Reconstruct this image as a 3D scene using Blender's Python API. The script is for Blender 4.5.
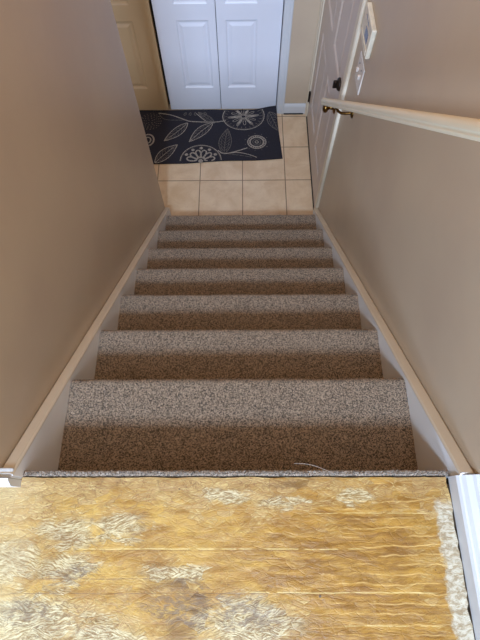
import bpy, bmesh, math, random
from mathutils import Vector, Matrix, noise
random.seed(7)
C = bpy.context.scene.collection
scene = bpy.context.scene
for o in list(bpy.data.objects): bpy.data.objects.remove(o)

# ---------------------------------------------------------------- camera
PITCH, YAW, ROLL = 1.16860, -0.02585, -0.02834
def cam_axes():
    f = Vector((math.sin(YAW)*math.cos(PITCH), math.cos(YAW)*math.cos(PITCH), -math.sin(PITCH)))
    r = Vector((math.cos(YAW), -math.sin(YAW), 0)); u = r.cross(f)
    return r*math.cos(ROLL)+u*math.sin(ROLL), -r*math.sin(ROLL)+u*math.cos(ROLL), f
r_, u_, f_ = cam_axes()
cd = bpy.data.cameras.new('camera'); cam = bpy.data.objects.new('camera', cd); C.objects.link(cam)
M = Matrix((r_, u_, -f_)).transposed().to_4x4()
M.translation = Vector((0.0214, -0.1181, 1.0600))
cam.matrix_world = M
cd.sensor_fit = 'VERTICAL'; cd.sensor_height = 24.0; cd.lens = 24.0*452.1/640.0
cd.clip_start = 0.02
scene.camera = cam

# ---------------------------------------------------------------- world, lights, exposure
w = bpy.data.worlds.new('world'); scene.world = w; w.use_nodes = True
bg = w.node_tree.nodes['Background']
bg.inputs['Color'].default_value = (1.0, 0.80, 0.60, 1); bg.inputs['Strength'].default_value = 0.16

def area(name, loc, target, size, size_y, power, color):
    l = bpy.data.lights.new(name, 'AREA'); l.shape = 'RECTANGLE'; l.size = size; l.size_y = size_y
    l.energy = power; l.color = color
    o = bpy.data.objects.new(name, l); C.objects.link(o); o.location = loc
    o.rotation_euler = (Vector(target)-Vector(loc)).to_track_quat('-Z', 'Y').to_euler()
    return o
# daylight from the high landing window behind the camera
area('window_daylight', (-0.40, -1.62, 2.08), (0.0, 1.2, -1.0), 0.42, 0.36, 88, (0.56, 0.75, 1.0))
# large far window of the upper room, low light reaching down the stairwell to the closet
area('room_window_daylight', (-0.42, -4.2, 2.05), (0.1, 2.7, -1.2), 0.9, 0.8, 300, (0.52, 0.68, 1.0))
# warm ceiling fixture over the entry
wl = bpy.data.lights.new('entry_ceiling_lamp', 'POINT'); wl.energy = 15; wl.color = (1.0, 0.55, 0.16); wl.shadow_soft_size = 0.12
wo = bpy.data.objects.new('entry_ceiling_lamp', wl); C.objects.link(wo); wo.location = (0.05, 1.20, 1.95)

scene.view_settings.view_transform = 'Standard'; scene.view_settings.look = 'None'
scene.view_settings.gamma = 1; scene.view_settings.use_curve_mapping = False
scene.view_settings.exposure = 0.10

# ---------------------------------------------------------------- material helpers
def new_mat(name):
    m = bpy.data.materials.new(name); m.use_nodes = True
    nt = m.node_tree; b = nt.nodes['Principled BSDF']
    return m, nt, b
def N(nt, t, **kw):
    n = nt.nodes.new(t)
    for k, v in kw.items(): setattr(n, k, v)
    return n
def val(nt, inp, v):
    if isinstance(v, bpy.types.NodeSocket): nt.links.new(v, inp)
    else: inp.default_value = v
def math_(nt, op, a, b=0.0, c=0.0, clamp=False):
    n = N(nt, 'ShaderNodeMath', operation=op, use_clamp=clamp)
    val(nt, n.inputs[0], a); val(nt, n.inputs[1], b); val(nt, n.inputs[2], c)
    return n.outputs[0]
def mix(nt, fac, a, b, mode='MIX'):
    n = N(nt, 'ShaderNodeMix', data_type='RGBA', blend_type=mode)
    val(nt, n.inputs[0], fac)
    for i, v in ((6, a), (7, b)):
        if isinstance(v, tuple) and len(v) == 3: v = v+(1,)
        val(nt, n.inputs[i], v)
    return n.outputs[2]
def ramp(nt, fac, lo, hi):
    n = N(nt, 'ShaderNodeMapRange', interpolation_type='SMOOTHSTEP')
    val(nt, n.inputs[0], fac); n.inputs[1].default_value = lo; n.inputs[2].default_value = hi
    return n.outputs[0]
def coords(nt, scale=(1, 1, 1), rot=(0, 0, 0), src=None):
    if src is None: src = N(nt, 'ShaderNodeTexCoord').outputs['Object']
    m = N(nt, 'ShaderNodeMapping'); nt.links.new(src, m.inputs[0])
    m.inputs['Scale'].default_value = scale; m.inputs['Rotation'].default_value = rot
    return m.outputs[0]
def noise_(nt, vec, scale, detail=3, rough=.5, dist=0.0):
    n = N(nt, 'ShaderNodeTexNoise'); val(nt, n.inputs['Vector'], vec)
    n.inputs['Scale'].default_value = scale; n.inputs['Detail'].default_value = detail
    n.inputs['Roughness'].default_value = rough; n.inputs['Distortion'].default_value = dist
    return n
def bump(nt, b, h, strength, dist):
    n = N(nt, 'ShaderNodeBump'); n.inputs['Strength'].default_value = strength; n.inputs['Distance'].default_value = dist
    nt.links.new(h, n.inputs['Height']); nt.links.new(n.outputs[0], b.inputs['Normal'])
def srgb(r, g, b):
    f = lambda c: ((c/255+.055)/1.055)**2.4 if c/255 > .04045 else c/255/12.92
    return (f(r), f(g), f(b))

def painted(name, col, rough=.5, var=.06, bs=.12, nscale=260):
    m, nt, b = new_mat(name)
    co = coords(nt)
    n = noise_(nt, co, 3.5, 3)
    b.inputs['Roughness'].default_value = rough
    c2 = tuple(c*(1-var*2) for c in col)
    nt.links.new(mix(nt, ramp(nt, n.outputs[0], .3, .7), col, c2), b.inputs['Base Color'])
    n2 = noise_(nt, co, nscale, 2)
    bump(nt, b, n2.outputs[0], bs, .001)
    return m

def mat_wall():
    m, nt, b = new_mat('wall_paint')
    co = coords(nt)
    n = noise_(nt, co, 2.2, 4, .55)
    base = mix(nt, ramp(nt, n.outputs[0], .35, .7), srgb(196, 175, 148), srgb(189, 167, 142))
    # thin scuffs
    sc = noise_(nt, coords(nt, (1, 3, 26)), 2.0, 3, .6, .6)
    base = mix(nt, math_(nt, 'MULTIPLY', ramp(nt, sc.outputs[0], .73, .78), .25), base, srgb(205, 188, 172))
    nt.links.new(base, b.inputs['Base Color'])
    b.inputs['Roughness'].default_value = .42
    n2 = noise_(nt, co, 180, 3); bump(nt, b, n2.outputs[0], .18, .001)
    return m

def mat_carpet():
    m, nt, b = new_mat('carpet_pile')
    co = coords(nt)
    v = N(nt, 'ShaderNodeTexVoronoi'); nt.links.new(co, v.inputs[0]); v.inputs['Scale'].default_value = 420
    sp = N(nt, 'ShaderNodeSeparateColor'); nt.links.new(v.outputs['Color'], sp.inputs[0])
    n = noise_(nt, co, 300, 4, .75)
    k = math_(nt, 'ADD', math_(nt, 'MULTIPLY', sp.outputs[0], .5), math_(nt, 'MULTIPLY', n.outputs[0], .9))
    c = mix(nt, ramp(nt, k, .38, 1.04), srgb(44, 34, 22), srgb(200, 174, 148))
    big = noise_(nt, co, 9, 3)
    c = mix(nt, math_(nt, 'MULTIPLY', ramp(nt, big.outputs[0], .60, .78), .35), c, srgb(66, 52, 40))
    nt.links.new(c, b.inputs['Base Color'])
    b.inputs['Roughness'].default_value = .95
    b.inputs['Sheen Weight'].default_value = .25; b.inputs['Sheen Roughness'].default_value = .5
    h = math_(nt, 'SUBTRACT', n.outputs[0], math_(nt, 'MULTIPLY', v.outputs['Distance'], .8))
    bump(nt, b, h, .9, .004)
    return m

def mat_tile():
    m, nt, b = new_mat('ceramic_tile')
    co = coords(nt)
    # grout grid, tiles of 305 mm
    sx = N(nt, 'ShaderNodeSeparateXYZ'); nt.links.new(co, sx.inputs[0])
    def line(s, off):
        f = math_(nt, 'FRACT', math_(nt, 'DIVIDE', math_(nt, 'SUBTRACT', s, off), .3045))
        d = math_(nt, 'MINIMUM', f, math_(nt, 'SUBTRACT', 1.0, f))
        return math_(nt, 'MULTIPLY', d, .3045)
    d = math_(nt, 'MINIMUM', line(sx.outputs[0], .0116-6*.3045), line(sx.outputs[1], 2.065-12*.3045))
    g = math_(nt, 'SUBTRACT', 1.0, ramp(nt, d, .0022, .0038))
    n = noise_(nt, co, 7, 5, .6, .4); n2 = noise_(nt, co, 60, 4, .65)
    tile = mix(nt, ramp(nt, n.outputs[0], .3, .72), srgb(234, 210, 178), srgb(216, 186, 150))
    tile = mix(nt, math_(nt, 'MULTIPLY', ramp(nt, n2.outputs[0], .55, .8), .35), tile, srgb(190, 154, 120))
    nt.links.new(mix(nt, g, tile, srgb(146, 120, 98)), b.inputs['Base Color'])
    val(nt, b.inputs['Roughness'], math_(nt, 'ADD', .32, math_(nt, 'MULTIPLY', g, .5)))
    h = math_(nt, 'ADD', math_(nt, 'MULTIPLY', g, -1.0), math_(nt, 'MULTIPLY', n2.outputs[0], .12))
    bump(nt, b, h, .5, .002)
    return m

def mat_osb():
    m, nt, b = new_mat('strand_board')
    obj = N(nt, 'ShaderNodeTexCoord').outputs['Object']
    # warp of coordinates so that chips are curvy
    wn = noise_(nt, obj, 11, 3, .6)
    vm = N(nt, 'ShaderNodeVectorMath', operation='MULTIPLY_ADD')
    nt.links.new(wn.outputs['Color'], vm.inputs[0]); vm.inputs[1].default_value = (.022, .022, 0); nt.links.new(obj, vm.inputs[2])
    wc = vm.outputs[0]
    def chips(scale, stretch, rough_rot, fib):
        c = coords(nt, (1, stretch, 1), (0, 0, rough_rot), wc)
        v = N(nt, 'ShaderNodeTexVoronoi'); nt.links.new(c, v.inputs[0]); v.inputs['Scale'].default_value = scale
        ve = N(nt, 'ShaderNodeTexVoronoi', feature='DISTANCE_TO_EDGE'); nt.links.new(c, ve.inputs[0]); ve.inputs['Scale'].default_value = scale
        s = N(nt, 'ShaderNodeSeparateColor'); nt.links.new(v.outputs['Color'], s.inputs[0])
        vr = N(nt, 'ShaderNodeVectorRotate', rotation_type='Z_AXIS'); nt.links.new(wc, vr.inputs['Vector'])
        nt.links.new(math_(nt, 'MULTIPLY', math_(nt, 'SUBTRACT', s.outputs[0], .5), 1.0), vr.inputs['Angle'])
        f = noise_(nt, coords(nt, (1, 7, 1), (0, 0, 0), vr.outputs[0]), fib, 5, .66, .12)
        return s.outputs[1], s.outputs[2], ve.outputs['Distance'], f.outputs[0]
    a1, a2, ae, af = chips(15, 2.6, .12, 44)
    b1, b2, be, bf = chips(30, 2.4, -.30, 58)
    pick = ramp(nt, noise_(nt, obj, 26, 2).outputs[0], .46, .54)
    fib = math_(nt, 'ADD', math_(nt, 'MULTIPLY', af, math_(nt, 'SUBTRACT', 1.0, pick)), math_(nt, 'MULTIPLY', bf, pick))
    tone = math_(nt, 'ADD', math_(nt, 'MULTIPLY', a1, .5), math_(nt, 'MULTIPLY', b1, .5))
    edge = math_(nt, 'MINIMUM', ae, be)
    wood = mix(nt, tone, srgb(156, 124, 74), srgb(192, 166, 114))
    wood = mix(nt, ramp(nt, fib, .42, .62), mix(nt, .55, wood, srgb(150, 110, 72)), wood)
    wood = mix(nt, ramp(nt, fib, .55, .75), wood, srgb(200, 180, 136))
    # curved grain figure of the flakes: thin brown contour lines
    fg = noise_(nt, coords(nt, (1, 2.6, 1), (0, 0, .05), wc), 15, 3, .55, .9).outputs[0]
    fr_ = math_(nt, 'ABSOLUTE', math_(nt, 'SUBTRACT', math_(nt, 'FRACT', math_(nt, 'MULTIPLY', fg, 17.0)), .5))
    fline = math_(nt, 'MULTIPLY', math_(nt, 'SUBTRACT', 1.0, ramp(nt, fr_, .03, .16)), ramp(nt, noise_(nt, obj, 38, 2).outputs[0], .44, .60))
    wood = mix(nt, math_(nt, 'MULTIPLY', fline, .75), wood, srgb(122, 84, 48))
    wood = mix(nt, math_(nt, 'MULTIPLY', math_(nt, 'SUBTRACT', 1.0, ramp(nt, edge, .0, .035)), .35), wood, srgb(116, 84, 52))
    # ------ masks laid out on the board in metres
    sx = N(nt, 'ShaderNodeSeparateXYZ')
    wn2 = noise_(nt, obj, 30, 5, .7)
    vm2 = N(nt, 'ShaderNodeVectorMath', operation='MULTIPLY_ADD')
    nt.links.new(wn2.outputs['Color'], vm2.inputs[0]); vm2.inputs[1].default_value = (.055, .04, 0); nt.links.new(obj, vm2.inputs[2])
    off = N(nt, 'ShaderNodeVectorMath', operation='SUBTRACT'); nt.links.new(vm2.outputs[0], off.inputs[0]); off.inputs[1].default_value = (.0275, .02, 0)
    nt.links.new(off.outputs[0], sx.inputs[0]); X, Y = sx.outputs[0], sx.outputs[1]
    jag = math_(nt, 'ADD', math_(nt, 'MULTIPLY', math_(nt, 'SUBTRACT', b1, .5), .75), math_(nt, 'MULTIPLY', math_(nt, 'SUBTRACT', bf, .5), 2.2))
    def ell(cx, cy, rx, ry, soft=.35):
        dx = math_(nt, 'DIVIDE', math_(nt, 'SUBTRACT', X, cx), rx); dy = math_(nt, 'DIVIDE', math_(nt, 'SUBTRACT', Y, cy), ry)
        d = math_(nt, 'SQRT', math_(nt, 'ADD', math_(nt, 'MULTIPLY', dx, dx), math_(nt, 'MULTIPLY', dy, dy)))
        d = math_(nt, 'ADD', d, jag)
        n = N(nt, 'ShaderNodeMapRange', interpolation_type='SMOOTHSTEP'); nt.links.new(d, n.inputs[0])
        n.inputs[1].default_value = 1+soft; n.inputs[2].default_value = 1-soft
        return n.outputs[0]
    def union(lst):
        r = lst[0]
        for q in lst[1:]: r = math_(nt, 'MAXIMUM', r, q)
        return r
    # adhesive: yellow film, deeper amber to the right
    yellow = union([ell(-.20, -.175, .26, .075), ell(.02, -.21, .30, .10), ell(.26, -.22, .20, .15), ell(-.10, -.31, .14, .07), ell(.30, -.38, .18, .12), ell(-.32, -.255, .16, .035), ell(-.02, -.42, .4, .06)])
    amber = union([ell(.24, -.21, .20, .13, .6), ell(.33, -.33, .13, .10, .5), ell(.16, -.35, .08, .07, .6)])
    brown = union([ell(-.11, -.335, .035, .02, .8), ell(-.075, -.285, .03, .015, .8), ell(.12, -.06, .05, .008, .6), ell(-.13, -.255, .05, .01, .7)])
    amber2 = math_(nt, 'MULTIPLY', ell(.02, -.23, .20, .06, .7), .45)
    pale = union([ell(-.355, -.158, .055, .030), ell(-.245, -.15, .055, .024), ell(-.35, -.225, .055, .028), ell(-.42, -.32, .11, .05), ell(-.46, -.21, .05, .035),
                  ell(.02, -.325, .10, .045), ell(-.26, -.345, .08, .03), ell(.265, -.088, .045, .014), ell(-.12, -.235, .07, .012), ell(.10, -.10, .05, .012), ell(-.02, -.085, .06, .012)])
    grey = union([ell(-.095, -.292, .065, .032, .5), ell(-.335, -.235, .04, .012, .5), ell(-.43, -.30, .05, .02, .6), ell(.02, -.31, .06, .02, .7)])
    fine = noise_(nt, coords(nt, (1, 1.8, 1), (0, 0, 0), wc), 55, 5, .7, .8).outputs[0]
    yfac = math_(nt, 'MULTIPLY', yellow, math_(nt, 'ADD', .50, math_(nt, 'MULTIPLY', ramp(nt, fine, .35, .6), .42)))
    glue = mix(nt, ramp(nt, noise_(nt, coords(nt, (1, 3.2, 1), (0, 0, .05), wc), 9, 6, .7, .5).outputs[0], .35, .65), srgb(150, 108, 44), srgb(190, 154, 82))
    c = mix(nt, yfac, wood, glue)
    streak = noise_(nt, coords(nt, (1, 7, 1), (0, 0, .02), wc), 12, 6, .72, .4).outputs[0]
    yb = mix(nt, ramp(nt, streak, .36, .66), srgb(124, 84, 26), srgb(170, 128, 56))
    c = mix(nt, math_(nt, 'MULTIPLY', math_(nt, 'MAXIMUM', amber, amber2), .82), c, yb)
    pw = mix(nt, ramp(nt, fib, .40, .60), srgb(130, 106, 72), srgb(206, 194, 166))
    pw = mix(nt, math_(nt, 'MULTIPLY', fline, .5), pw, srgb(112, 88, 64))
    c = mix(nt, math_(nt, 'MULTIPLY', pale, .72), c, pw)
    c = mix(nt, math_(nt, 'MULTIPLY', grey, math_(nt, 'MULTIPLY', ramp(nt, fine, .62, .42), .7)), c, srgb(112, 92, 76))
    c = mix(nt, math_(nt, 'MULTIPLY', brown, .5), c, srgb(96, 66, 36))
    # broad uneven staining
    bl = noise_(nt, coords(nt, (1, 1.8, 1)), 7, 6, .72, .6).outputs[0]
    c = mix(nt, math_(nt, 'MULTIPLY', ramp(nt, bl, .50, .72), .40), c, srgb(120, 84, 44))
    dk = noise_(nt, coords(nt, (1, 1.5, 1), (0, 0, 0), wc), 120, 4, .7, .5).outputs[0]
    c = mix(nt, math_(nt, 'MULTIPLY', math_(nt, 'MULTIPLY', ramp(nt, dk, .60, .68), ramp(nt, noise_(nt, obj, 14, 3).outputs[0], .48, .62)), .6), c, srgb(84, 58, 36))
    # amber ridges left by the trowel near the right side (horizontal pale lines)
    so = N(nt, 'ShaderNodeSeparateXYZ'); nt.links.new(wc, so.inputs[0])
    rid = math_(nt, 'SINE', math_(nt, 'MULTIPLY', so.outputs[1], 2*math.pi/.0175))
    ridm = math_(nt, 'MULTIPLY', ramp(nt, rid, .78, .98), ell(.36, -.24, .14, .17, .3))
    ridm = math_(nt, 'MULTIPLY', ridm, .75)
    ridm = math_(nt, 'MULTIPLY', ridm, ramp(nt, noise_(nt, coords(nt, (1, 4, 1)), 14, 2).outputs[0], .4, .55))
    c = mix(nt, math_(nt, 'MULTIPLY', ridm, .4), c, srgb(236, 200, 140))
    # straight grooves across the board
    ob = N(nt, 'ShaderNodeSeparateXYZ'); nt.links.new(obj, ob.inputs[0])
    gx = noise_(nt, coords(nt, (1, 0, 0)), 9, 3).outputs[0]
    def groove(y, x0, x1, wd=.0011):
        yy = math_(nt, 'ADD', ob.outputs[1], math_(nt, 'MULTIPLY', math_(nt, 'SUBTRACT', gx, .5), .006))
        d = math_(nt, 'ABSOLUTE', math_(nt, 'SUBTRACT', yy, y))
        g = math_(nt, 'SUBTRACT', 1.0, ramp(nt, d, wd*.4, wd*1.5))
        g = math_(nt, 'MULTIPLY', g, math_(nt, 'MULTIPLY', ramp(nt, ob.outputs[0], x0, x0+.03), math_(nt, 'SUBTRACT', 1.0, ramp(nt, ob.outputs[0], x1-.03, x1))))
        return math_(nt, 'MULTIPLY', g, ramp(nt, noise_(nt, coords(nt, (1, 1, 1)), 33, 2).outputs[0], .35, .5))
    pale_l = union([groove(-.189, -.35, .28), groove(-.268, .0, .42), groove(-.12, .15, .43, .0008), groove(-.325, .2, .42, .0009)])
    dark_l = union([groove(-.244, -.45, -.05, .0009), groove(-.270, -.48, .17, .0008), groove(-.192, -.3, .3, .0005)])
    c = mix(nt, math_(nt, 'MULTIPLY', pale_l, .45), c, srgb(218, 198, 148))
    c = mix(nt, math_(nt, 'MULTIPLY', dark_l, .6), c, srgb(110, 80, 50))
    # paint strip along the right side
    stripm = math_(nt, 'MULTIPLY', ramp(nt, X, .424, .436), ramp(nt, Y, -.085, -.11))
    c = mix(nt, math_(nt, 'MULTIPLY', stripm, .9), c, mix(nt, ramp(nt, fine, .4, .6), srgb(156, 138, 116), srgb(192, 182, 168)))
    # left side paler strip near the corner
    lm = math_(nt, 'MULTIPLY', ramp(nt, X, -.40, -.47), .15)
    c = mix(nt, lm, c, srgb(236, 220, 186))
    # small nails / dark flecks
    v = N(nt, 'ShaderNodeTexVoronoi'); nt.links.new(obj, v.inputs[0]); v.inputs['Scale'].default_value = 17
    fl = math_(nt, 'SUBTRACT', 1.0, ramp(nt, v.outputs['Distance'], .035, .06))
    sc = N(nt, 'ShaderNodeSeparateColor'); nt.links.new(v.outputs['Color'], sc.inputs[0])
    fl = math_(nt, 'MULTIPLY', fl, ramp(nt, sc.outputs[0], .80, .86))
    c = mix(nt, math_(nt, 'MULTIPLY', fl, .8), c, srgb(70, 56, 50))
    gm = N(nt, 'ShaderNodeGamma'); nt.links.new(c, gm.inputs[0]); gm.inputs[1].default_value = 1.18
    c = mix(nt, 1.0, gm.outputs[0], (1.20, 1.24, 1.15), 'MULTIPLY')
    nt.links.new(c, b.inputs['Base Color'])
    val(nt, b.inputs['Roughness'], math_(nt, 'SUBTRACT', .62, math_(nt, 'MULTIPLY', amber, .18)))
    h = math_(nt, 'ADD', math_(nt, 'MULTIPLY', fib, 1.0), math_(nt, 'MULTIPLY', ramp(nt, edge, 0, .08), .35))
    h = math_(nt, 'ADD', h, math_(nt, 'MULTIPLY', ridm, .35))
    h = math_(nt, 'ADD', h, math_(nt, 'MULTIPLY', fine, .6))
    bump(nt, b, h, .28, .003)
    return m

def simple(name, col, rough=.5, metal=0.0):
    m, nt, b = new_mat(name)
    n = noise_(nt, coords(nt), 40, 3)
    nt.links.new(mix(nt, ramp(nt, n.outputs[0], .35, .7), col, tuple(c*.85 for c in col)), b.inputs['Base Color'])
    b.inputs['Roughness'].default_value = rough; b.inputs['Metallic'].default_value = metal
    return m

WALL = mat_wall(); CARPET = mat_carpet(); TILE = mat_tile(); OSB = mat_osb()
WHITE = painted('white_trim_paint', srgb(206, 206, 206), .35, .02)
DOORW = painted('white_door_paint', srgb(226, 226, 232), .40, .02)
DOORSHADE = painted('warm_shaded_door_paint', srgb(208, 178, 136), .45, .03)  # white door paint with the warm shade on the left leaves mixed in
ENTRY = painted('entry_door_paint', srgb(206, 188, 174), .38, .02)
SKIRT = painted('skirt_paint', srgb(236, 232, 228), .42, .03)
CAP = painted('tan_cap_paint', srgb(216, 200, 176), .42, .03)
CASING = painted('casing_paint', srgb(228, 214, 190), .4, .03)
RAILM = painted('handrail_paint', srgb(236, 226, 198), .34, .03)
CEIL = painted('ceiling_paint', srgb(226, 222, 214), .8, .02)
BRASS = simple('antique_brass', srgb(120, 88, 44), .28, 1.0)
BRONZE = simple('dark_hinge_metal', srgb(58, 50, 46), .45, .8)
PLASTIC = simple('keypad_plastic', srgb(226, 214, 190), .45)
SWITCHM = simple('switch_plastic', srgb(228, 216, 204), .4)
DISPLAY = simple('keypad_display', srgb(62, 74, 110), .2)
DARK = simple('dark_gap', srgb(30, 26, 24), .8)
FIBRE = simple('cut_carpet_fibre', srgb(160, 144, 128), .9)
JUTE = simple('carpet_backing', srgb(104, 82, 60), .9)
RUG = None

# ---------------------------------------------------------------- mesh helpers
def finish(name, bm, mats, parent=None, smooth=False):
    me = bpy.data.meshes.new(name)
    bmesh.ops.remove_doubles(bm, verts=bm.verts, dist=1e-6)
    bmesh.ops.recalc_face_normals(bm, faces=bm.faces)
    bm.to_mesh(me); bm.free()
    if not isinstance(mats, (list, tuple)): mats = [mats]
    for m in mats: me.materials.append(m)
    if smooth:
        for p in me.polygons: p.use_smooth = True
    o = bpy.data.objects.new(name, me); C.objects.link(o)
    if parent: o.parent = parent
    return o
def structure(o, label=None):
    o['kind'] = 'structure'
    if label: o['label'] = label
    return o
def tag(o, label, cat, group=None):
    o['label'] = label; o['category'] = cat
    if group: o['group'] = group
    return o
def empty(name, loc):
    o = bpy.data.objects.new(name, None); C.objects.link(o); o.location = loc; return o
def box(bm, x0, x1, y0, y1, z0, z1, bev=0.0, seg=2, mi=0):
    r = bmesh.ops.create_cube(bm, size=1)
    for v in r['verts']:
        v.co = Vector(((x0+x1)/2+v.co.x*(x1-x0), (y0+y1)/2+v.co.y*(y1-y0), (z0+z1)/2+v.co.z*(z1-z0)))
    fs = {f for v in r['verts'] for f in v.link_faces}
    for f in fs: f.material_index = mi
    if bev > 0:
        es = {e for v in r['verts'] for e in v.link_edges}
        bmesh.ops.bevel(bm, geom=list(es), offset=bev, segments=seg, affect='EDGES', profile=.5)
def extrude_profile(bm, pts, p0, p1, frame, mi=0):
    """pts: list of (a,b); frame: (A,B) vectors; swept straight p0 -> p1, capped"""
    A, B = frame
    r0 = [bm.verts.new(Vector(p0)+A*a+B*b) for a, b in pts]
    r1 = [bm.verts.new(Vector(p1)+A*a+B*b) for a, b in pts]
    n = len(pts)
    for i in range(n):
        f = bm.faces.new((r0[i], r0[(i+1) % n], r1[(i+1) % n], r1[i])); f.material_index = mi
    bm.faces.new(r0); bm.faces.new(r1[::-1])
def lathe(bm, prof, origin, axis, seg=24):
    """prof: (dist along axis, radius)"""
    ax = Vector(axis).normalized(); a = ax.orthogonal().normalized(); b = ax.cross(a)
    rings = []
    for d, r in prof:
        rings.append([bm.verts.new(Vector(origin)+ax*d+(a*math.cos(t)+b*math.sin(t))*r) for t in [2*math.pi*k/seg for k in range(seg)]])
    for i in range(len(rings)-1):
        for k in range(seg):
            bm.faces.new((rings[i][k], rings[i][(k+1) % seg], rings[i+1][(k+1) % seg], rings[i+1][k]))
    bm.faces.new(rings[0][::-1]); bm.faces.new(rings[-1])

def panel_door(width, height, thick, panels):
    """front face looks along -Y (local), x 0..width, z 0..height. panels: (x0,x1,z0,z1)"""
    bm = bmesh.new()
    xs = sorted({0, width} | {p[0] for p in panels} | {p[1] for p in panels})
    zs = sorted({0, height} | {p[2] for p in panels} | {p[3] for p in panels})
    def q(a, b, c, d): bm.faces.new([bm.verts.new(v) for v in (a, b, c, d)])
    for i in range(len(xs)-1):
        for j in range(len(zs)-1):
            cx = (xs[i]+xs[i+1])/2; cz = (zs[j]+zs[j+1])/2
            if any(p[0] < cx < p[1] and p[2] < cz < p[3] for p in panels): continue
            q((xs[i], 0, zs[j]), (xs[i+1], 0, zs[j]), (xs[i+1], 0, zs[j+1]), (xs[i], 0, zs[j+1]))
    rings = [(0, 0), (.006, .0035), (.010, .0075), (.016, .0085), (.022, .0085), (.040, .0022), (.044, .0018)]
    for x0, x1, z0, z1 in panels:
        prev = None
        for ins, d in rings:
            r = [bm.verts.new(v) for v in ((x0+ins, d, z0+ins), (x1-ins, d, z0+ins), (x1-ins, d, z1-ins), (x0+ins, d, z1-ins))]
            if prev:
                for k in range(4): bm.faces.new((prev[k], prev[(k+1) % 4], r[(k+1) % 4], r[k]))
            prev = r
        bm.faces.new(prev)
    t = thick
    q((0, 0, 0), (0, t, 0), (0, t, height), (0, 0, height)); q((width, 0, 0), (width, t, 0), (width, t, height), (width, 0, height))
    q((0, 0, 0), (width, 0, 0), (width, t, 0), (0, t, 0)); q((0, 0, height), (width, 0, height), (width, t, height), (0, t, height))
    q((0, t, 0), (width, t, 0), (width, t, height), (0, t, height))
    return bm

# ---------------------------------------------------------------- dimensions
RISE, RUN = 0.1903, 0.2290
ZF = -8*RISE                      # entry floor level
HW = 0.475                        # half width of the carpet
WX = 0.507                        # wall face
CEZ = 2.35
YC = 2.715                        # closet wall face
YE = 1.755                        # end of left stair wall

# ---------------------------------------------------------------- floors, ceiling
bm = bmesh.new(); box(bm, -2.0, .66, 1.56, 2.9, ZF-.1, ZF)
structure(finish('floor', bm, TILE), 'beige square ceramic tile floor of the entry')
bm = bmesh.new()
nx, ny = 150, 60
x0, x1, y0, y1 = -1.7, .466, -2.6, -.047
# board top as a finely divided grid near the edge, flat slab underneath
box(bm, x0, x1-.006, y0, y1-.003, -.03, -.0025)
xs = [x0, -1.2, -.8]+[-.6+i*(x1+.6)/nx for i in range(nx+1)]
ys = [y0, -1.5, -.9]+[-.6+i*(y1+.6)/ny for i in range(ny+1)]
grid = []
for y in ys:
    row = []
    for x in xs:
        yy = y
        if y == ys[-1]: yy = y+.0022*noise.noise(Vector((x*18, 0, 0)))+.0012*noise.noise(Vector((x*90, 3, 0)))
        xx = x
        if x == xs[-1]: xx = x+.004*noise.noise(Vector((7, y*25, 0)))+.003*noise.noise(Vector((9, y*110, 0)))
        row.append(bm.verts.new((xx, yy, .0012*noise.noise(Vector((x*25, y*60, 1)))+.0006*noise.noise(Vector((x*90, y*200, 4))))))
    grid.append(row)
for j in range(len(ys)-1):
    for i in range(len(xs)-1): bm.faces.new((grid[j][i], grid[j][i+1], grid[j+1][i+1], grid[j+1][i]))
edge = [bm.verts.new((v.co.x, v.co.y+.0005, -.02)) for v in grid[-1]]
for i in range(len(xs)-1): bm.faces.new((grid[-1][i], grid[-1][i+1], edge[i+1], edge[i]))
structure(finish('floor_landing', bm, OSB), 'bare strand board subfloor of the landing with yellow adhesive stains')
bm = bmesh.new(); box(bm, -2.0, .66, -2.6, 2.9, CEZ, CEZ+.1)
structure(finish('ceiling', bm, CEIL))

# ---------------------------------------------------------------- walls
bm = bmesh.new(); box(bm, -WX-.115, -WX, -.052, YE, ZF, CEZ)
structure(finish('wall_left', bm, WALL), 'taupe painted stair wall on the left ending above the entry floor')
DY0, DY1, DH = 1.800, 2.665, 2.03       # entry door opening
bm = bmesh.new()
box(bm, WX, WX+.13, -2.6, DY0-.02, ZF, CEZ)
box(bm, WX, WX+.13, DY0-.02, DY1+.02, ZF+DH+.02, CEZ)
box(bm, WX, WX+.13, DY1+.02, 2.9, ZF, CEZ)
structure(finish('wall_right', bm, WALL), 'taupe painted wall on the right carrying the handrail')
CX0, CX1 = -1.335, .272            # closet opening
bm = bmesh.new()
box(bm, CX1+.012, WX, YC, YC+.12, ZF, CEZ)
box(bm, -2.0, CX0-.012, YC, YC+.12, ZF, CEZ)
box(bm, CX0-.012, CX1+.012, YC, YC+.12, ZF+DH+.03, CEZ)
structure(finish('wall_far', bm, WALL), 'taupe wall piece beside the white closet doors')
bm = bmesh.new(); box(bm, CX0-.012, CX1+.012, YC+.10, YC+.13, ZF, ZF+DH+.03)
structure(finish('wall_closet_back', bm, DARK))
# header under the landing so that nothing is hollow
bm = bmesh.new(); box(bm, -WX, WX-.002, -2.6, -.06, -.25, -.031)
structure(finish('wall_landing_header', bm, JUTE))

# ---------------------------------------------------------------- casings and baseboards
def casing_profile(w=.056, t=.016):
    return [(0, 0), (w, 0), (w, t*.75), (w*.9, t), (w*.72, t*.92), (w*.62, t*.72), (w*.25, t*.58), (w*.12, t*.62), (0, t*.4)]
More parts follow.
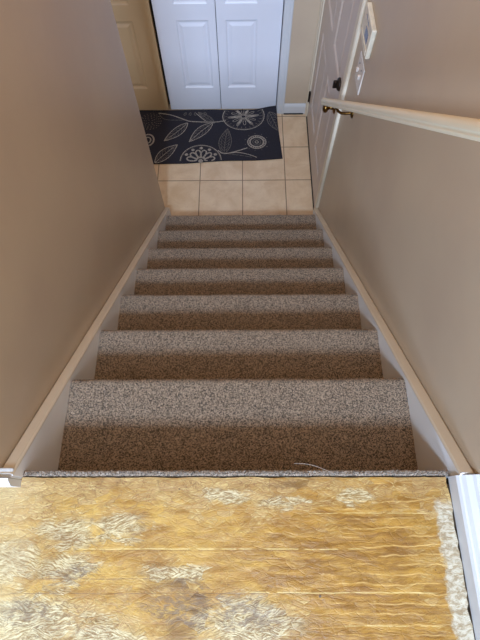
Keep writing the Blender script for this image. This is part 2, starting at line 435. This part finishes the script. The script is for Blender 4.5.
# closet casing (faces -y)
bm = bmesh.new()
extrude_profile(bm, casing_profile(), (CX1, YC, ZF), (CX1, YC, ZF+DH+.03), (Vector((1, 0, 0)), Vector((0, -1, 0))))
extrude_profile(bm, casing_profile(), (CX0, YC, ZF), (CX0, YC, ZF+DH+.03), (Vector((-1, 0, 0)), Vector((0, -1, 0))))
box(bm, CX0-.056, CX1+.056, YC-.016, YC, ZF+DH+.03, ZF+DH+.086, .002)
box(bm, CX1, CX1+.012, YC-.003, YC+.10, ZF, ZF+DH+.03)
structure(finish('trim_1', bm, WHITE), 'white casing around the closet doors')
# entry door casing (faces -x)
bm = bmesh.new()
cp = casing_profile(.085, .017)
extrude_profile(bm, cp, (WX, DY0, ZF), (WX, DY0, ZF+DH), (Vector((0, -1, 0)), Vector((-1, 0, 0))))
extrude_profile(bm, casing_profile(.044, .017), (WX, DY1, ZF), (WX, DY1, ZF+DH), (Vector((0, 1, 0)), Vector((-1, 0, 0))))
box(bm, WX-.017, WX, DY0-.085, DY1+.044, ZF+DH, ZF+DH+.06, .002)
box(bm, WX-.001, WX+.13, DY0-.02, DY0, ZF, ZF+DH+.02)
box(bm, WX-.001, WX+.13, DY1, DY1+.02, ZF, ZF+DH+.02)
structure(finish('trim_2', bm, CASING), 'cream casing around the entry door')
# door threshold strip
bm = bmesh.new(); box(bm, WX-.009, WX+.12, DY0+.001, DY1-.001, ZF, ZF+.010, .002)
structure(finish('trim_3', bm, BRONZE), 'dark threshold under the entry door')
# baseboard on the far wall
def base_profile(h, t):
    return [(0, 0), (t, 0), (t, h*.72), (t*.8, h*.80), (t*.8, h*.86), (t*.45, h*.95), (t*.3, h), (0, h)]
bm = bmesh.new()
extrude_profile(bm, base_profile(.085, .014), (CX1+.056, YC, ZF), (WX-.017, YC, ZF), (Vector((0, -1, 0)), Vector((0, 0, 1))))
structure(finish('baseboard_far', bm, WHITE))
bm = bmesh.new(); box(bm, CX1+.056, WX-.03, YC-.022, YC-.014, ZF, ZF+.006, .001)
structure(finish('trim_4', bm, DARK), 'dark gap line under the far baseboard')
# baseboard on the landing, right side
bm = bmesh.new()
prof = [(0, 0), (.038, 0), (.038, .040), (.034, .046), (.030, .047), (.024, .055), (.012, .060), (.008, .066), (0, .068)]
extrude_profile(bm, prof, (WX, -2.6, 0.0), (WX, -.046, 0.0), (Vector((-1, 0, 0)), Vector((0, 0, 1))))
structure(finish('baseboard_right', bm, WHITE), 'white landing baseboard along the right wall')
# baseboard wrapping the end of the left wall
bm = bmesh.new()
prof2 = [(0, 0), (.015, 0), (.015, .045), (.012, .052), (.010, .054), (.005, .062), (0, .064)]
extrude_profile(bm, prof2, (-WX-.20, -.052, 0.0), (-.476, -.052, 0.0), (Vector((0, -1, 0)), Vector((0, 0, 1))))
box(bm, -WX+.001, -.476, -.052, -.030, 0.0, .050, .003)
structure(finish('baseboard_left', bm, WHITE), 'white baseboard return at the left stair wall corner')

# skirt boards (stringers) both sides
def skirt(sign, name, yend, label):
    bm = bmesh.new()
    z_at = lambda y: .010-.8170*(y)
    pr = [(-.048, -.002), (-.048, .040), (-.030, .0345)]
    top = [(-.046, z_at(-.046)-.002), (yend, z_at(yend)), (yend, ZF), (1.45, ZF), (-.046, -.35)]
    xi, xo = sign*HW, sign*WX
    a = [bm.verts.new((xi, y, z)) for y, z in top]; b = [bm.verts.new((xo, y, z)) for y, z in top]
    n = len(top)
    for i in range(n): bm.faces.new((a[i], a[(i+1) % n], b[(i+1) % n], b[i]))
    bm.faces.new(a); bm.faces.new(b[::-1])
    # rounded cap bead along the top edge
    d = Vector((0, 1, -.817)).normalized(); up = Vector((0, .817, 1)).normalized()
    cap = [(-.016, -.001), (-.0165, .003), (-.013, .007), (.010, .007), (.0145, .003), (.0145, -.001)]
    xm = (xi+xo)/2
    extrude_profile(bm, [(c[0]*sign*-1, c[1]) for c in cap], (xm, -.046, z_at(-.046)), (xm, yend, z_at(yend)), (Vector((-1, 0, 0)), up), 1)
    structure(finish(name, bm, [SKIRT, CAP]), label)
skirt(1, 'trim_5', 1.70, 'cream skirt board rising along the right side of the stairs')
skirt(-1, 'trim_6', YE-.01, 'cream skirt board rising along the left side of the stairs')

# ---------------------------------------------------------------- staircase
stair = empty('carpeted_staircase', (0, 0, ZF))
tag(stair, 'straight flight of seven steps covered in speckled taupe carpet', 'stairs')
def carpet_sheet(name, prof, res, parent, amp):
    """prof: polyline (y,z) from back to front; resampled and displaced"""
    pts = [Vector((0, y, z)) for y, z in prof]
    L = [0]
    for i in range(1, len(pts)): L.append(L[-1]+(pts[i]-pts[i-1]).length)
    n = int(L[-1]/res)+1
    samp = []
    for k in range(n+1):
        s = L[-1]*k/n; i = 0
        while i < len(L)-2 and L[i+1] < s: i += 1
        t = (s-L[i])/(L[i+1]-L[i]); samp.append(pts[i].lerp(pts[i+1], t))
    nxn = int(2*HW/res)
    verts, faces = [], []
    for k, p in enumerate(samp):
        a = samp[max(0, k-1)]; b = samp[min(n, k+1)]; tg = (b-a).normalized(); nr = Vector((0, -tg.z, tg.y))
        for i in range(nxn+1):
            x = -HW+2*HW*i/nxn
            h = random.uniform(-amp, amp)+.0015*noise.noise(Vector((x*12, p.y*12, p.z*12)))
            if i in (0, nxn): h -= .002
            q = p+nr*h
            jx = 0 if i in (0, nxn) else random.uniform(-.3, .3)*res
            verts.append((x+jx, q.y, q.z-ZF))
    for k in range(n):
        for i in range(nxn):
            a = k*(nxn+1)+i; faces.append((a, a+1, a+nxn+2, a+nxn+1))
    me = bpy.data.meshes.new(name); me.from_pydata(verts, [], faces); me.materials.append(CARPET)
    for p in me.polygons: p.use_smooth = True
    o = bpy.data.objects.new(name, me); C.objects.link(o); o.parent = parent
    return o
def arc(cy, cz, r, a0, a1, n=7):
    return [(cy+r*math.cos(math.radians(a0+(a1-a0)*k/n)), cz+r*math.sin(math.radians(a0+(a1-a0)*k/n))) for k in range(n+1)]
RB = .030                      # how far each riser sits behind its nosing
for i in range(1, 8):
    yn, zt = i*RUN, -i*RISE
    yb = (i-1)*RUN-RB+.001
    r = .019; yn += .006+(.012 if i >= 6 else 0)+(.012 if i == 7 else 0)
    prof = [(yb, zt+.004), (yb+.006, zt), (yn-.05, zt+.001)]+arc(yn-r, zt-r+.001, r, 90, -35, 10)+[(i*RUN-RB+.004, zt-.052)]
    res = (.0036, .004, .005, .006, .006, .007, .008)[i-1]
    t = carpet_sheet('tread', prof, res, stair, .0016)
    carpet_sheet('riser', [(i*RUN-RB+.003, zt-.050), (i*RUN-RB, zt-.10), (i*RUN-RB, zt-RISE-.002)], .012, t, .0012)
# wooden body under the carpet
bm = bmesh.new()
prof = [(-.052, -.031), (-.034, -.031)]
for i in range(1, 8):
    yb = (i-1)*RUN-RB-.006; yn = i*RUN-RB-.006
    prof += [(yb, -i*RISE-.010), (yn, -i*RISE-.010)]
prof += [(7*RUN-RB-.006, ZF+.001), (-.052, ZF+.001)]
extrude_profile(bm, prof, (-HW+.002, 0, -ZF), (HW-.002, 0, -ZF), (Vector((0, 1, 0)), Vector((0, 0, 1))))
finish('stair_body', bm, JUTE, stair)
# carpet wrapped on the landing riser, cut flush with the board: edge strip
bm = bmesh.new()
extrude_profile(bm, [(-.0445, -.19), (-.033, -.19), (-.031, -.05), (-.0315, -.006), (-.034, -.001), (-.041, -.001), (-.0445, -.004)], (-HW-.014, 0, -ZF), (HW-.004, 0, -ZF), (Vector((0, 1, 0)), Vector((0, 0, 1))))
strip = finish('carpet_edge', bm, CARPET, stair)
strip['label'] = 'frayed cut edge of the carpet at the landing'
# cut tufts along that edge
bm = bmesh.new()
def blade(bm, p, d, L, wd):
    d = d.normalized(); s = d.cross(Vector((0, 0, 1))); s = s.normalized() if s.length > .01 else Vector((1, 0, 0)); q = d.cross(s)
    base = [bm.verts.new(p+s*wd*math.cos(a)+q*wd*math.sin(a)) for a in (0, 2.09, 4.19)]
    tip = bm.verts.new(p+d*L)
    for k in range(3): bm.faces.new((base[k], base[(k+1) % 3], tip))
for k in range(1700):
    x = random.uniform(-HW-.012, HW-.004)
    p = Vector((x, random.uniform(-.042, -.034), -ZF+random.uniform(-.003, .001)))
    d = Vector((random.uniform(-.5, .5), random.uniform(-.25, .6), random.uniform(.35, 1)))
    blade(bm, p, d, random.uniform(.003, .0075), random.uniform(.0007, .0014))
fr = finish('carpet_fringe', bm, FIBRE, strip); fr['kind'] = 'stuff'
# one long loose thread
bm = bmesh.new()
pp = [Vector((.13+.105*t, -.018+.0-.022*t+.004*math.sin(5*t), -ZF+.004+.012*math.sin(3.1*t))) for t in [k/14 for k in range(15)]]
for a, b in zip(pp, pp[1:]):
    extrude_profile(bm, [(-.0005, -.0004), (.0005, -.0004), (0, .0006)], a, b, (Vector((0, 1, 0)), Vector((0, 0, 1))))
finish('loose_thread', bm, FIBRE, strip)

# ---------------------------------------------------------------- doors
def door_rot(o, x, y, z, rz): o.location = (x, y, z); o.rotation_euler = (0, 0, rz)
# entry door (faces -x): local x runs from far hinge side toward the camera
DW = DY1-DY0
zr = [(.19, .735), (.915, 1.56), (1.66, 1.90)]
st, mid = .115, .095
pw = (DW-2*st-mid)/2
pans = [(a, a+pw, z0, z1) for z0, z1 in zr for a in (st, st+pw+mid)]
d = finish('door_1', panel_door(DW-.006, DH-.016, .044, pans), ENTRY)
door_rot(d, WX-.003, DY1-.003, ZF+.013, -math.pi/2)
structure(d, 'white six panel entry door at the foot of the right wall')
# hinges (local coords of the door: x from hinge side, y depth into wall, z up)
for hz in (.19, 1.02, 1.80):
    bm = bmesh.new()
    lathe(bm, [(0, .003), (.002, .0065), (.088, .0065), (.090, .003)], (.001, -.006, hz-.06), (0, 0, 1), 12)
    box(bm, -.003, .024, -.0015, .0, hz-.06, hz+.03)
    h = finish('hinge', bm, BRONZE, d, False); h['label'] = 'dark metal hinge'
# knob + rosette, deadbolt
kx = DW-.060; kz = .800
bm = bmesh.new()
lathe(bm, [(0, .032), (.004, .032), (.008, .026), (.010, .014), (.028, .0105), (.034, .014), (.040, .023), (.048, .0275), (.056, .0265), (.062, .018), (.064, .008)], (kx, .0, kz), (0, -1, 0), 28)
k = finish('door_knob', bm, BRASS, d, True); k['label'] = 'antique brass door knob'
bm = bmesh.new()
lathe(bm, [(0, .031), (.006, .031), (.012, .026), (.016, .014), (.018, .008)], (kx, 0, kz+.14), (0, -1, 0), 28)
box(bm, kx-.006, kx+.006, -.034, -.014, kz+.14-.020, kz+.14+.020, .003)
k = finish('deadbolt', bm, BRONZE, d, True); k['label'] = 'dark deadbolt thumb turn'

# closet leaves (face -y)
LZ = [(.190, .685), (.785, 1.555), (1.650, 1.905)]
def leaf(name, x0, x1, sl, sr, mat, label, y=YC+.033):
    wd = x1-x0
    o = finish(name, panel_door(wd, DH-.012, .032, [(sl, wd-sr, a, b) for a, b in LZ]), mat)
    door_rot(o, x0, y, ZF+.009, 0); structure(o, label); return o
leaf('door_2', -.1485, CX1-.005, .055, .155, DOORW, 'white closet door leaf next to the casing')
leaf('door_3', -.538, -.153, .128, .045, DOORW, 'white closet door leaf in the middle of the closet')
leaf('door_4', -.935, -.555, .045, .125, DOORSHADE, 'closet door leaf with warm shade in its colour beside the left stair wall', YC+.030)
leaf('door_5', -1.325, -.934, .130, .045, DOORSHADE, 'closet door leaf with warm shade in its colour hidden by the left wall', YC+.030)

# ---------------------------------------------------------------- handrail
hr = empty('handrail', (.43, .8, .2))
tag(hr, 'cream painted wooden handrail running down the right wall', 'handrail')
slope = Vector((0, 1, -.829)).normalized(); upv = Vector((0, .829, 1)).normalized()
def rail_pt(y): return Vector((.430, y, .172-.829*(y-.843)))
prof = []
W2, H2 = .0160, .0165
for k in range(26):      # bread-loaf: rounded top, straight sides with a groove, flat base
    a = math.pi*k/25
    prof.append((W2*math.cos(a)*1.0, H2*.25+H2*.75*math.sin(a)))
prof += [(-W2, -.001), (-W2+.0025, -.003), (-W2+.0025, -.006), (-W2+.001, -.009), (-W2+.003, -.0145), (-W2+.007, -.0165), (W2-.007, -.0165), (W2-.003, -.0145), (W2-.001, -.009), (W2-.0025, -.006), (W2-.0025, -.003), (W2, -.001)]
bm = bmesh.new()
org = Vector(hr.location)
extrude_profile(bm, prof, rail_pt(-.55)-org, rail_pt(1.80)-org, (Vector((1, 0, 0)), upv))
rl = finish('rail', bm, RAILM, hr, False)
bv = rl.modifiers.new('bevel', 'BEVEL'); bv.width = .002; bv.segments = 2; bv.limit_method = 'ANGLE'; bv.angle_limit = math.radians(50)
def bracket(y):
    bm = bmesh.new()
    p = rail_pt(y)-org
    # wall rosette
    wx = WX-org.x
    lathe(bm, [(0, .022), (.004, .022), (.008, .016), (.010, .009)], (wx, p.y, p.z-.050), (-1, 0, 0), 22)
    # curved arm
    path = [Vector((wx-.008, p.y, p.z-.050)), Vector((wx-.030, p.y, p.z-.053)), Vector((wx-.052, p.y, p.z-.050)), Vector((wx-.068, p.y, p.z-.038)), Vector((p.x, p.y, p.z-.020))]
    rr = .0062
    rings = []
    for i, c in enumerate(path):
        t = (path[min(i+1, 4)]-path[max(i-1, 0)]).normalized(); s = Vector((0, 1, 0)); q = t.cross(s)
        rings.append([bm.verts.new(c+s*rr*math.cos(a)+q*rr*math.sin(a)) for a in [2*math.pi*k/10 for k in range(10)]])
    for i in range(4):
        for k in range(10): bm.faces.new((rings[i][k], rings[i][(k+1) % 10], rings[i+1][(k+1) % 10], rings[i+1][k]))
    # saddle under the rail
    extrude_profile(bm, [(-.009, -.0195), (.009, -.0195), (.009, -.0166), (-.009, -.0166)], p-slope*.03, p+slope*.03, (Vector((1, 0, 0)), upv))
    b = finish('bracket', bm, BRASS, hr, True); b['label'] = 'antique brass wall bracket'
for y in (1.52, .28, -.35): bracket(y)

# ---------------------------------------------------------------- keypad and switch on the right wall
KY0, KY1, KZ0, KZ1 = 1.485, 1.650, -.155, -.042
kp = empty('alarm_keypad', (WX, (KY0+KY1)/2, KZ0))
tag(kp, 'cream wall keypad box with a small blue display above the light switch', 'keypad')
o_ = Vector(kp.location)
def rel(bm):
    for v in bm.verts: v.co -= o_
    return bm
bm = bmesh.new(); box(bm, WX-.019, WX, KY0, KY1, KZ0, KZ1, .004, 3); finish('housing', rel(bm), PLASTIC, kp)
bm = bmesh.new(); box(bm, WX-.0200, WX-.018, 1.520, 1.575, -.120, -.082, .001, 2); finish('display', rel(bm), DISPLAY, kp)['label'] = 'blue display window'
bm = bmesh.new()
box(bm, WX-.0198, WX-.018, 1.535, 1.610, -.064, -.060, .0004)
finish('label_strip', rel(bm), DISPLAY, kp)['label'] = 'thin dark line of lettering'
bm = bmesh.new(); box(bm, WX-.0215, WX-.018, 1.500, 1.635, -.150, -.128, .0015, 2); finish('keypad_flap', rel(bm), PLASTIC, kp)
SY0, SY1, SZ0, SZ1 = 1.500, 1.616, -.330, -.214
sw = empty('light_switch', (WX, (SY0+SY1)/2, SZ0)); o_ = Vector(sw.location)
tag(sw, 'off white double light switch plate on the right wall below the keypad', 'light switch')
bm = bmesh.new(); box(bm, WX-.006, WX, SY0, SY1, SZ0, SZ1, .003, 3); finish('switch_plate', rel(bm), SWITCHM, sw)
for yy in (1.535, 1.581):
    bm = bmesh.new(); box(bm, WX-.016, WX-.005, yy-.005, yy+.005, -.280, -.262, .002, 2); finish('toggle', rel(bm), SWITCHM, sw)
    bm = bmesh.new()
    for zz in (-.242,): lathe(bm, [(0, .003), (.0015, .0028)], (WX-.0058, yy, zz), (-1, 0, 0), 10)
    finish('screw', rel(bm), BRONZE, sw)

# ---------------------------------------------------------------- entry rug
def mat_rug():
    m, nt, b = new_mat('rug_weave'); co = coords(nt)
    n = noise_(nt, co, 500, 2); n2 = noise_(nt, co, 10, 3)
    c = mix(nt, ramp(nt, n.outputs[0], .35, .7), srgb(26, 26, 36), srgb(46, 46, 60))
    c = mix(nt, math_(nt, 'MULTIPLY', ramp(nt, n2.outputs[0], .4, .7), .3), c, srgb(40, 36, 40))
    nt.links.new(c, b.inputs['Base Color']); b.inputs['Roughness'].default_value = .9
    bump(nt, b, n.outputs[0], .5, .002); return m
def mat_ruglines(name, ca, cb):
    m, nt, b = new_mat(name); co = coords(nt)
    n = noise_(nt, co, 260, 3, .7)
    nt.links.new(mix(nt, ramp(nt, n.outputs[0], .40, .62), ca, cb), b.inputs['Base Color'])
    b.inputs['Roughness'].default_value = .9; return m
RUG = mat_rug(); RL = mat_ruglines('rug_cream_yarn', srgb(120, 112, 106), srgb(196, 186, 172)); RL2 = mat_ruglines('rug_dim_yarn', srgb(66, 62, 64), srgb(132, 124, 116))
RX0, RX1, RY0, RY1 = -.800, .300, 0, .500
def rug_height(x, y):
    # back right corner rides up against the closet door, faint ripples elsewhere
    k = max(0, (x-.08)/.2)*max(0, (y-2.52)/.2)
    k = min(k, 1.3)
    return .0085+.052*k*k*(3-2*min(k, 1))*.6+.0015*math.sin(x*9+1)*math.sin(y*11)
def rug_xy(u, v):
    # u across 0..1, v front..back 0..1 ; slightly skewed outline measured on the floor
    fx = -.80+u*(.304+.80); fy = 2.205+.052*u
    bx = -.80+u*(.268+.80); by = 2.742-.002*u
    wob = .004*math.sin(u*13)*(1-v)
    return fx+(bx-fx)*v, fy+(by-fy)*v+wob
bm = bmesh.new(); NU, NV = 70, 34
top = [[None]*(NU+1) for _ in range(NV+1)]; bot = [[None]*(NU+1) for _ in range(NV+1)]
for j in range(NV+1):
    for i in range(NU+1):
        x, y = rug_xy(i/NU, j/NV); h = rug_height(x, y)
        top[j][i] = bm.verts.new((x, y, ZF+h)); bot[j][i] = bm.verts.new((x, y, ZF+max(.0005, h-.008)))
for j in range(NV):
    for i in range(NU):
        bm.faces.new((top[j][i], top[j][i+1], top[j+1][i+1], top[j+1][i])); bm.faces.new((bot[j][i], bot[j+1][i], bot[j+1][i+1], bot[j][i+1]))
for i in range(NU):
    bm.faces.new((top[0][i], bot[0][i], bot[0][i+1], top[0][i+1])); bm.faces.new((top[NV][i], top[NV][i+1], bot[NV][i+1], bot[NV][i]))
for j in range(NV):
    bm.faces.new((top[j][0], top[j+1][0], bot[j+1][0], bot[j][0])); bm.faces.new((top[j][NU], bot[j][NU], bot[j+1][NU], top[j+1][NU]))
YB = lambda x: 2.738
XR = lambda y: .304-.036*(y-2.257)/.465-.004
def yf(x): return 2.205+.052*(x+.8)/1.104+.006
def inside(x, y): return yf(x) < y < YB(x)-.004 and -.79 < x < XR(y)
def stroke(pts, wd, mi=1, taper=False, closed=False):
    """ribbon woven into the rug surface, following its height"""
    P = [Vector((p[0], p[1], 0)) for p in pts]
    if closed: P.append(P[0].copy())
    Q = [P[0]]
    for a, b in zip(P, P[1:]):
        n = max(1, int((b-a).length/.006))
        for k in range(1, n+1): Q.append(a.lerp(b, k/n))
    n = len(Q); prev = None
    for k, p in enumerate(Q):
        t = (Q[min(n-1, k+1)]-Q[max(0, k-1)])
        t = t.normalized() if t.length > 1e-7 else Vector((1, 0, 0))
        s = Vector((-t.y, t.x, 0)); ww = wd*.5*(1 if not taper else max(.15, math.sin(math.pi*(k+.5)/n)))
        if not inside(p.x, p.y): prev = None; continue
        a = p+s*ww; b = p-s*ww
        va = bm.verts.new((a.x, a.y, ZF+rug_height(a.x, a.y)+.0009)); vb = bm.verts.new((b.x, b.y, ZF+rug_height(b.x, b.y)+.0009))
        if prev:
            f = bm.faces.new((prev[0], prev[1], vb, va)); f.material_index = mi
        prev = (va, vb)
def curve(pts, n=14):
    """Catmull-Rom through points"""
    P = [Vector(p+(0,)) for p in pts]; P = [P[0]*2-P[1]]+P+[P[-1]*2-P[-2]]; out = []
    for i in range(1, len(P)-2):
        for k in range(n):
            t = k/n; a, b, c, d = P[i-1], P[i], P[i+1], P[i+2]
            out.append(.5*((2*b)+(c-a)*t+(2*a-5*b+4*c-d)*t*t+(3*b-a-3*c+d)*t**3))
    out.append(P[-2]); return [(v.x, v.y) for v in out]
def ring(cx, cy, rx, ry, wd, mi=1, a0=0, a1=360, n=48):
    stroke([(cx+rx*math.cos(math.radians(a0+(a1-a0)*k/n)), cy+ry*math.sin(math.radians(a0+(a1-a0)*k/n))) for k in range(n+1)], wd, mi)
def leafshape(base, tip, wid, mi=1, veins=6, bend=0.0, lw=.0055):
    b = Vector(base+(0,)); t = Vector(tip+(0,)); d = t-b; L = d.length; d.normalize(); s = Vector((-d.y, d.x, 0))
    mid = lambda u: b+d*L*u+s*bend*math.sin(math.pi*u)
    wf = lambda u: wid*.5*math.sin(math.pi*u**.85)**.9 if 0 < u < 1 else 0
    for sg in (1, -1):
        pts = [mid(u)+s*sg*wf(u) for u in [k/22 for k in range(23)]]; stroke([(p.x, p.y) for p in pts], lw, mi)
        pts = [mid(u)+s*sg*wf(u)*.62 for u in [.1+.8*k/18 for k in range(19)]]; stroke([(p.x, p.y) for p in pts], lw*.45, 2)
    pts = [mid(u) for u in [k/16 for k in range(17)]]; stroke([(p.x, p.y) for p in pts], lw*.8, mi)
    for k in range(1, veins+1):
        u = k/(veins+1.5)
        for sg in (1, -1):
            p = mid(u); q = mid(min(1, u+.16))+s*sg*wf(min(1, u+.16))*.85
            stroke([(p.x, p.y), (q.x, q.y)], lw*.5, 2)
def petal(c, ang, r0, r1, wd, mi=1, fill=False, lw=.005, sy=1.0):
    ca, sa = math.cos(ang), math.sin(ang)
    pts = []
    for k in range(25):
        t = 2*math.pi*k/24; u = (1-math.cos(t))/2; x = r0+(r1-r0)*u; y = math.sin(t)*wd*.5*(.45+.55*u)
        pts.append((c[0]+x*ca-y*sa, c[1]+(x*sa+y*ca)*sy))
    stroke(pts, lw, mi)
    if fill: stroke([(c[0]+r0*ca, c[1]+r0*sa*sy), (c[0]+r1*.93*ca, c[1]+r1*.93*sa*sy)], wd*.5, mi, True)
def blob(c, r, mi=1):
    stroke([(c[0]-r, c[1]), (c[0]+r, c[1])], 2*r, mi, True)
# leaves
leafshape((-.405, 2.606), (-.572, 2.429), .075, 1, 6, .006)
leafshape((-.215, 2.604), (-.385, 2.419), .078, 1, 6, -.006)
leafshape((-.625, 2.222), (-.471, 2.392), .085, 1, 7, .006)
leafshape((-.124, 2.304), (-.100, 2.545), .092, 2, 8, .004)
leafshape((.215, 2.690), (.285, 2.520), .085, 2, 6)
leafshape((-.20, 2.60), (-.33, 2.715), .05, 2, 4)
# stems
stroke(curve([(-.634, 2.712), (-.536, 2.690), (-.425, 2.638), (-.376, 2.621), (-.209, 2.612), (-.116, 2.626)]), .008)
stroke(curve([(-.350, 2.712), (-.31, 2.665), (-.269, 2.624)]), .006)
stroke(curve([(-.634, 2.712), (-.60, 2.66), (-.55, 2.64), (-.425, 2.636)]), .0045, 2)
stroke(curve([(-.17, 2.335), (-.124, 2.304), (-.04, 2.322), (.049, 2.356)]), .008)
stroke(curve([(-.124, 2.304), (-.021, 2.312), (.06, 2.292), (.116, 2.266)]), .006)
stroke(curve([(-.10, 2.302), (.0, 2.285), (.08, 2.268)]), .004, 2)
# small sprigs at the back
for k in range(5): petal((-.42+.035*k, 2.712), -math.pi/2+.25*(k-2), .0, .03, .02, 2)
# big flower, cut by the back edge
c = (.020, 2.668); 
ring(c[0], c[1], .158, .135, .006); ring(c[0], c[1], .148, .126, .003, 2)
for k in range(12):
    petal(c, 2*math.pi*k/12+.1, .022, .100 if k % 2 else .118, .026, 1, k % 2 == 0, .004, .87)
for k in range(26): a = 2*math.pi*k/26; stroke([(c[0]+.122*math.cos(a), c[1]+.104*math.sin(a)), (c[0]+.143*math.cos(a), c[1]+.122*math.sin(a))], .005, 2)
ring(c[0], c[1], .018, .015, .006)
# half flower at the front edge
c = (-.293, 2.236)
ring(c[0], c[1], .150, .150, .006, 1, 0, 180); ring(c[0], c[1], .142, .142, .0025, 2, 0, 180)
for k in range(6):
    a = math.pi*(k+.5)/6
    petal(c, a, .030, .104, .046, 1, False, .011)
    if 0 < k: blob((c[0]+.122*math.cos(a-math.pi/12), c[1]+.122*math.sin(a-math.pi/12)), .013)
blob(c, .018)
# small round dotted flower
c = (.118, 2.411)
ring(c[0], c[1], .012, .011, .006); ring(c[0], c[1], .030, .028, .005, 2); ring(c[0], c[1], .050, .046, .010); ring(c[0], c[1], .068, .062, .007)
for k in range(22):
    a = 2*math.pi*k/22
    stroke([(c[0]+.050*math.cos(a), c[1]+.046*math.sin(a)), (c[0]+.070*math.cos(a), c[1]+.064*math.sin(a))], .006)
    if k % 2 == 0: blob((c[0]+.088*math.cos(a), c[1]+.081*math.sin(a)), .004, 2)
# textured disc and ring by the left wall
c = (-.690, 2.625)
for r in (.018, .034, .05, .066, .08):
    for k in range(int(r*260)):
        a = 2*math.pi*k/int(r*260)+r*40; blob((c[0]+r*math.cos(a), c[1]+r*math.sin(a)), .005, 2)
ring(-.695, 2.438, .045, .055, .012); ring(-.695, 2.438, .022, .028, .010)
rg = finish('entry_rug', bm, [RUG, RL, RL2])
tag(rg, 'dark navy rug with cream flowers and leaves in front of the closet doors', 'rug')
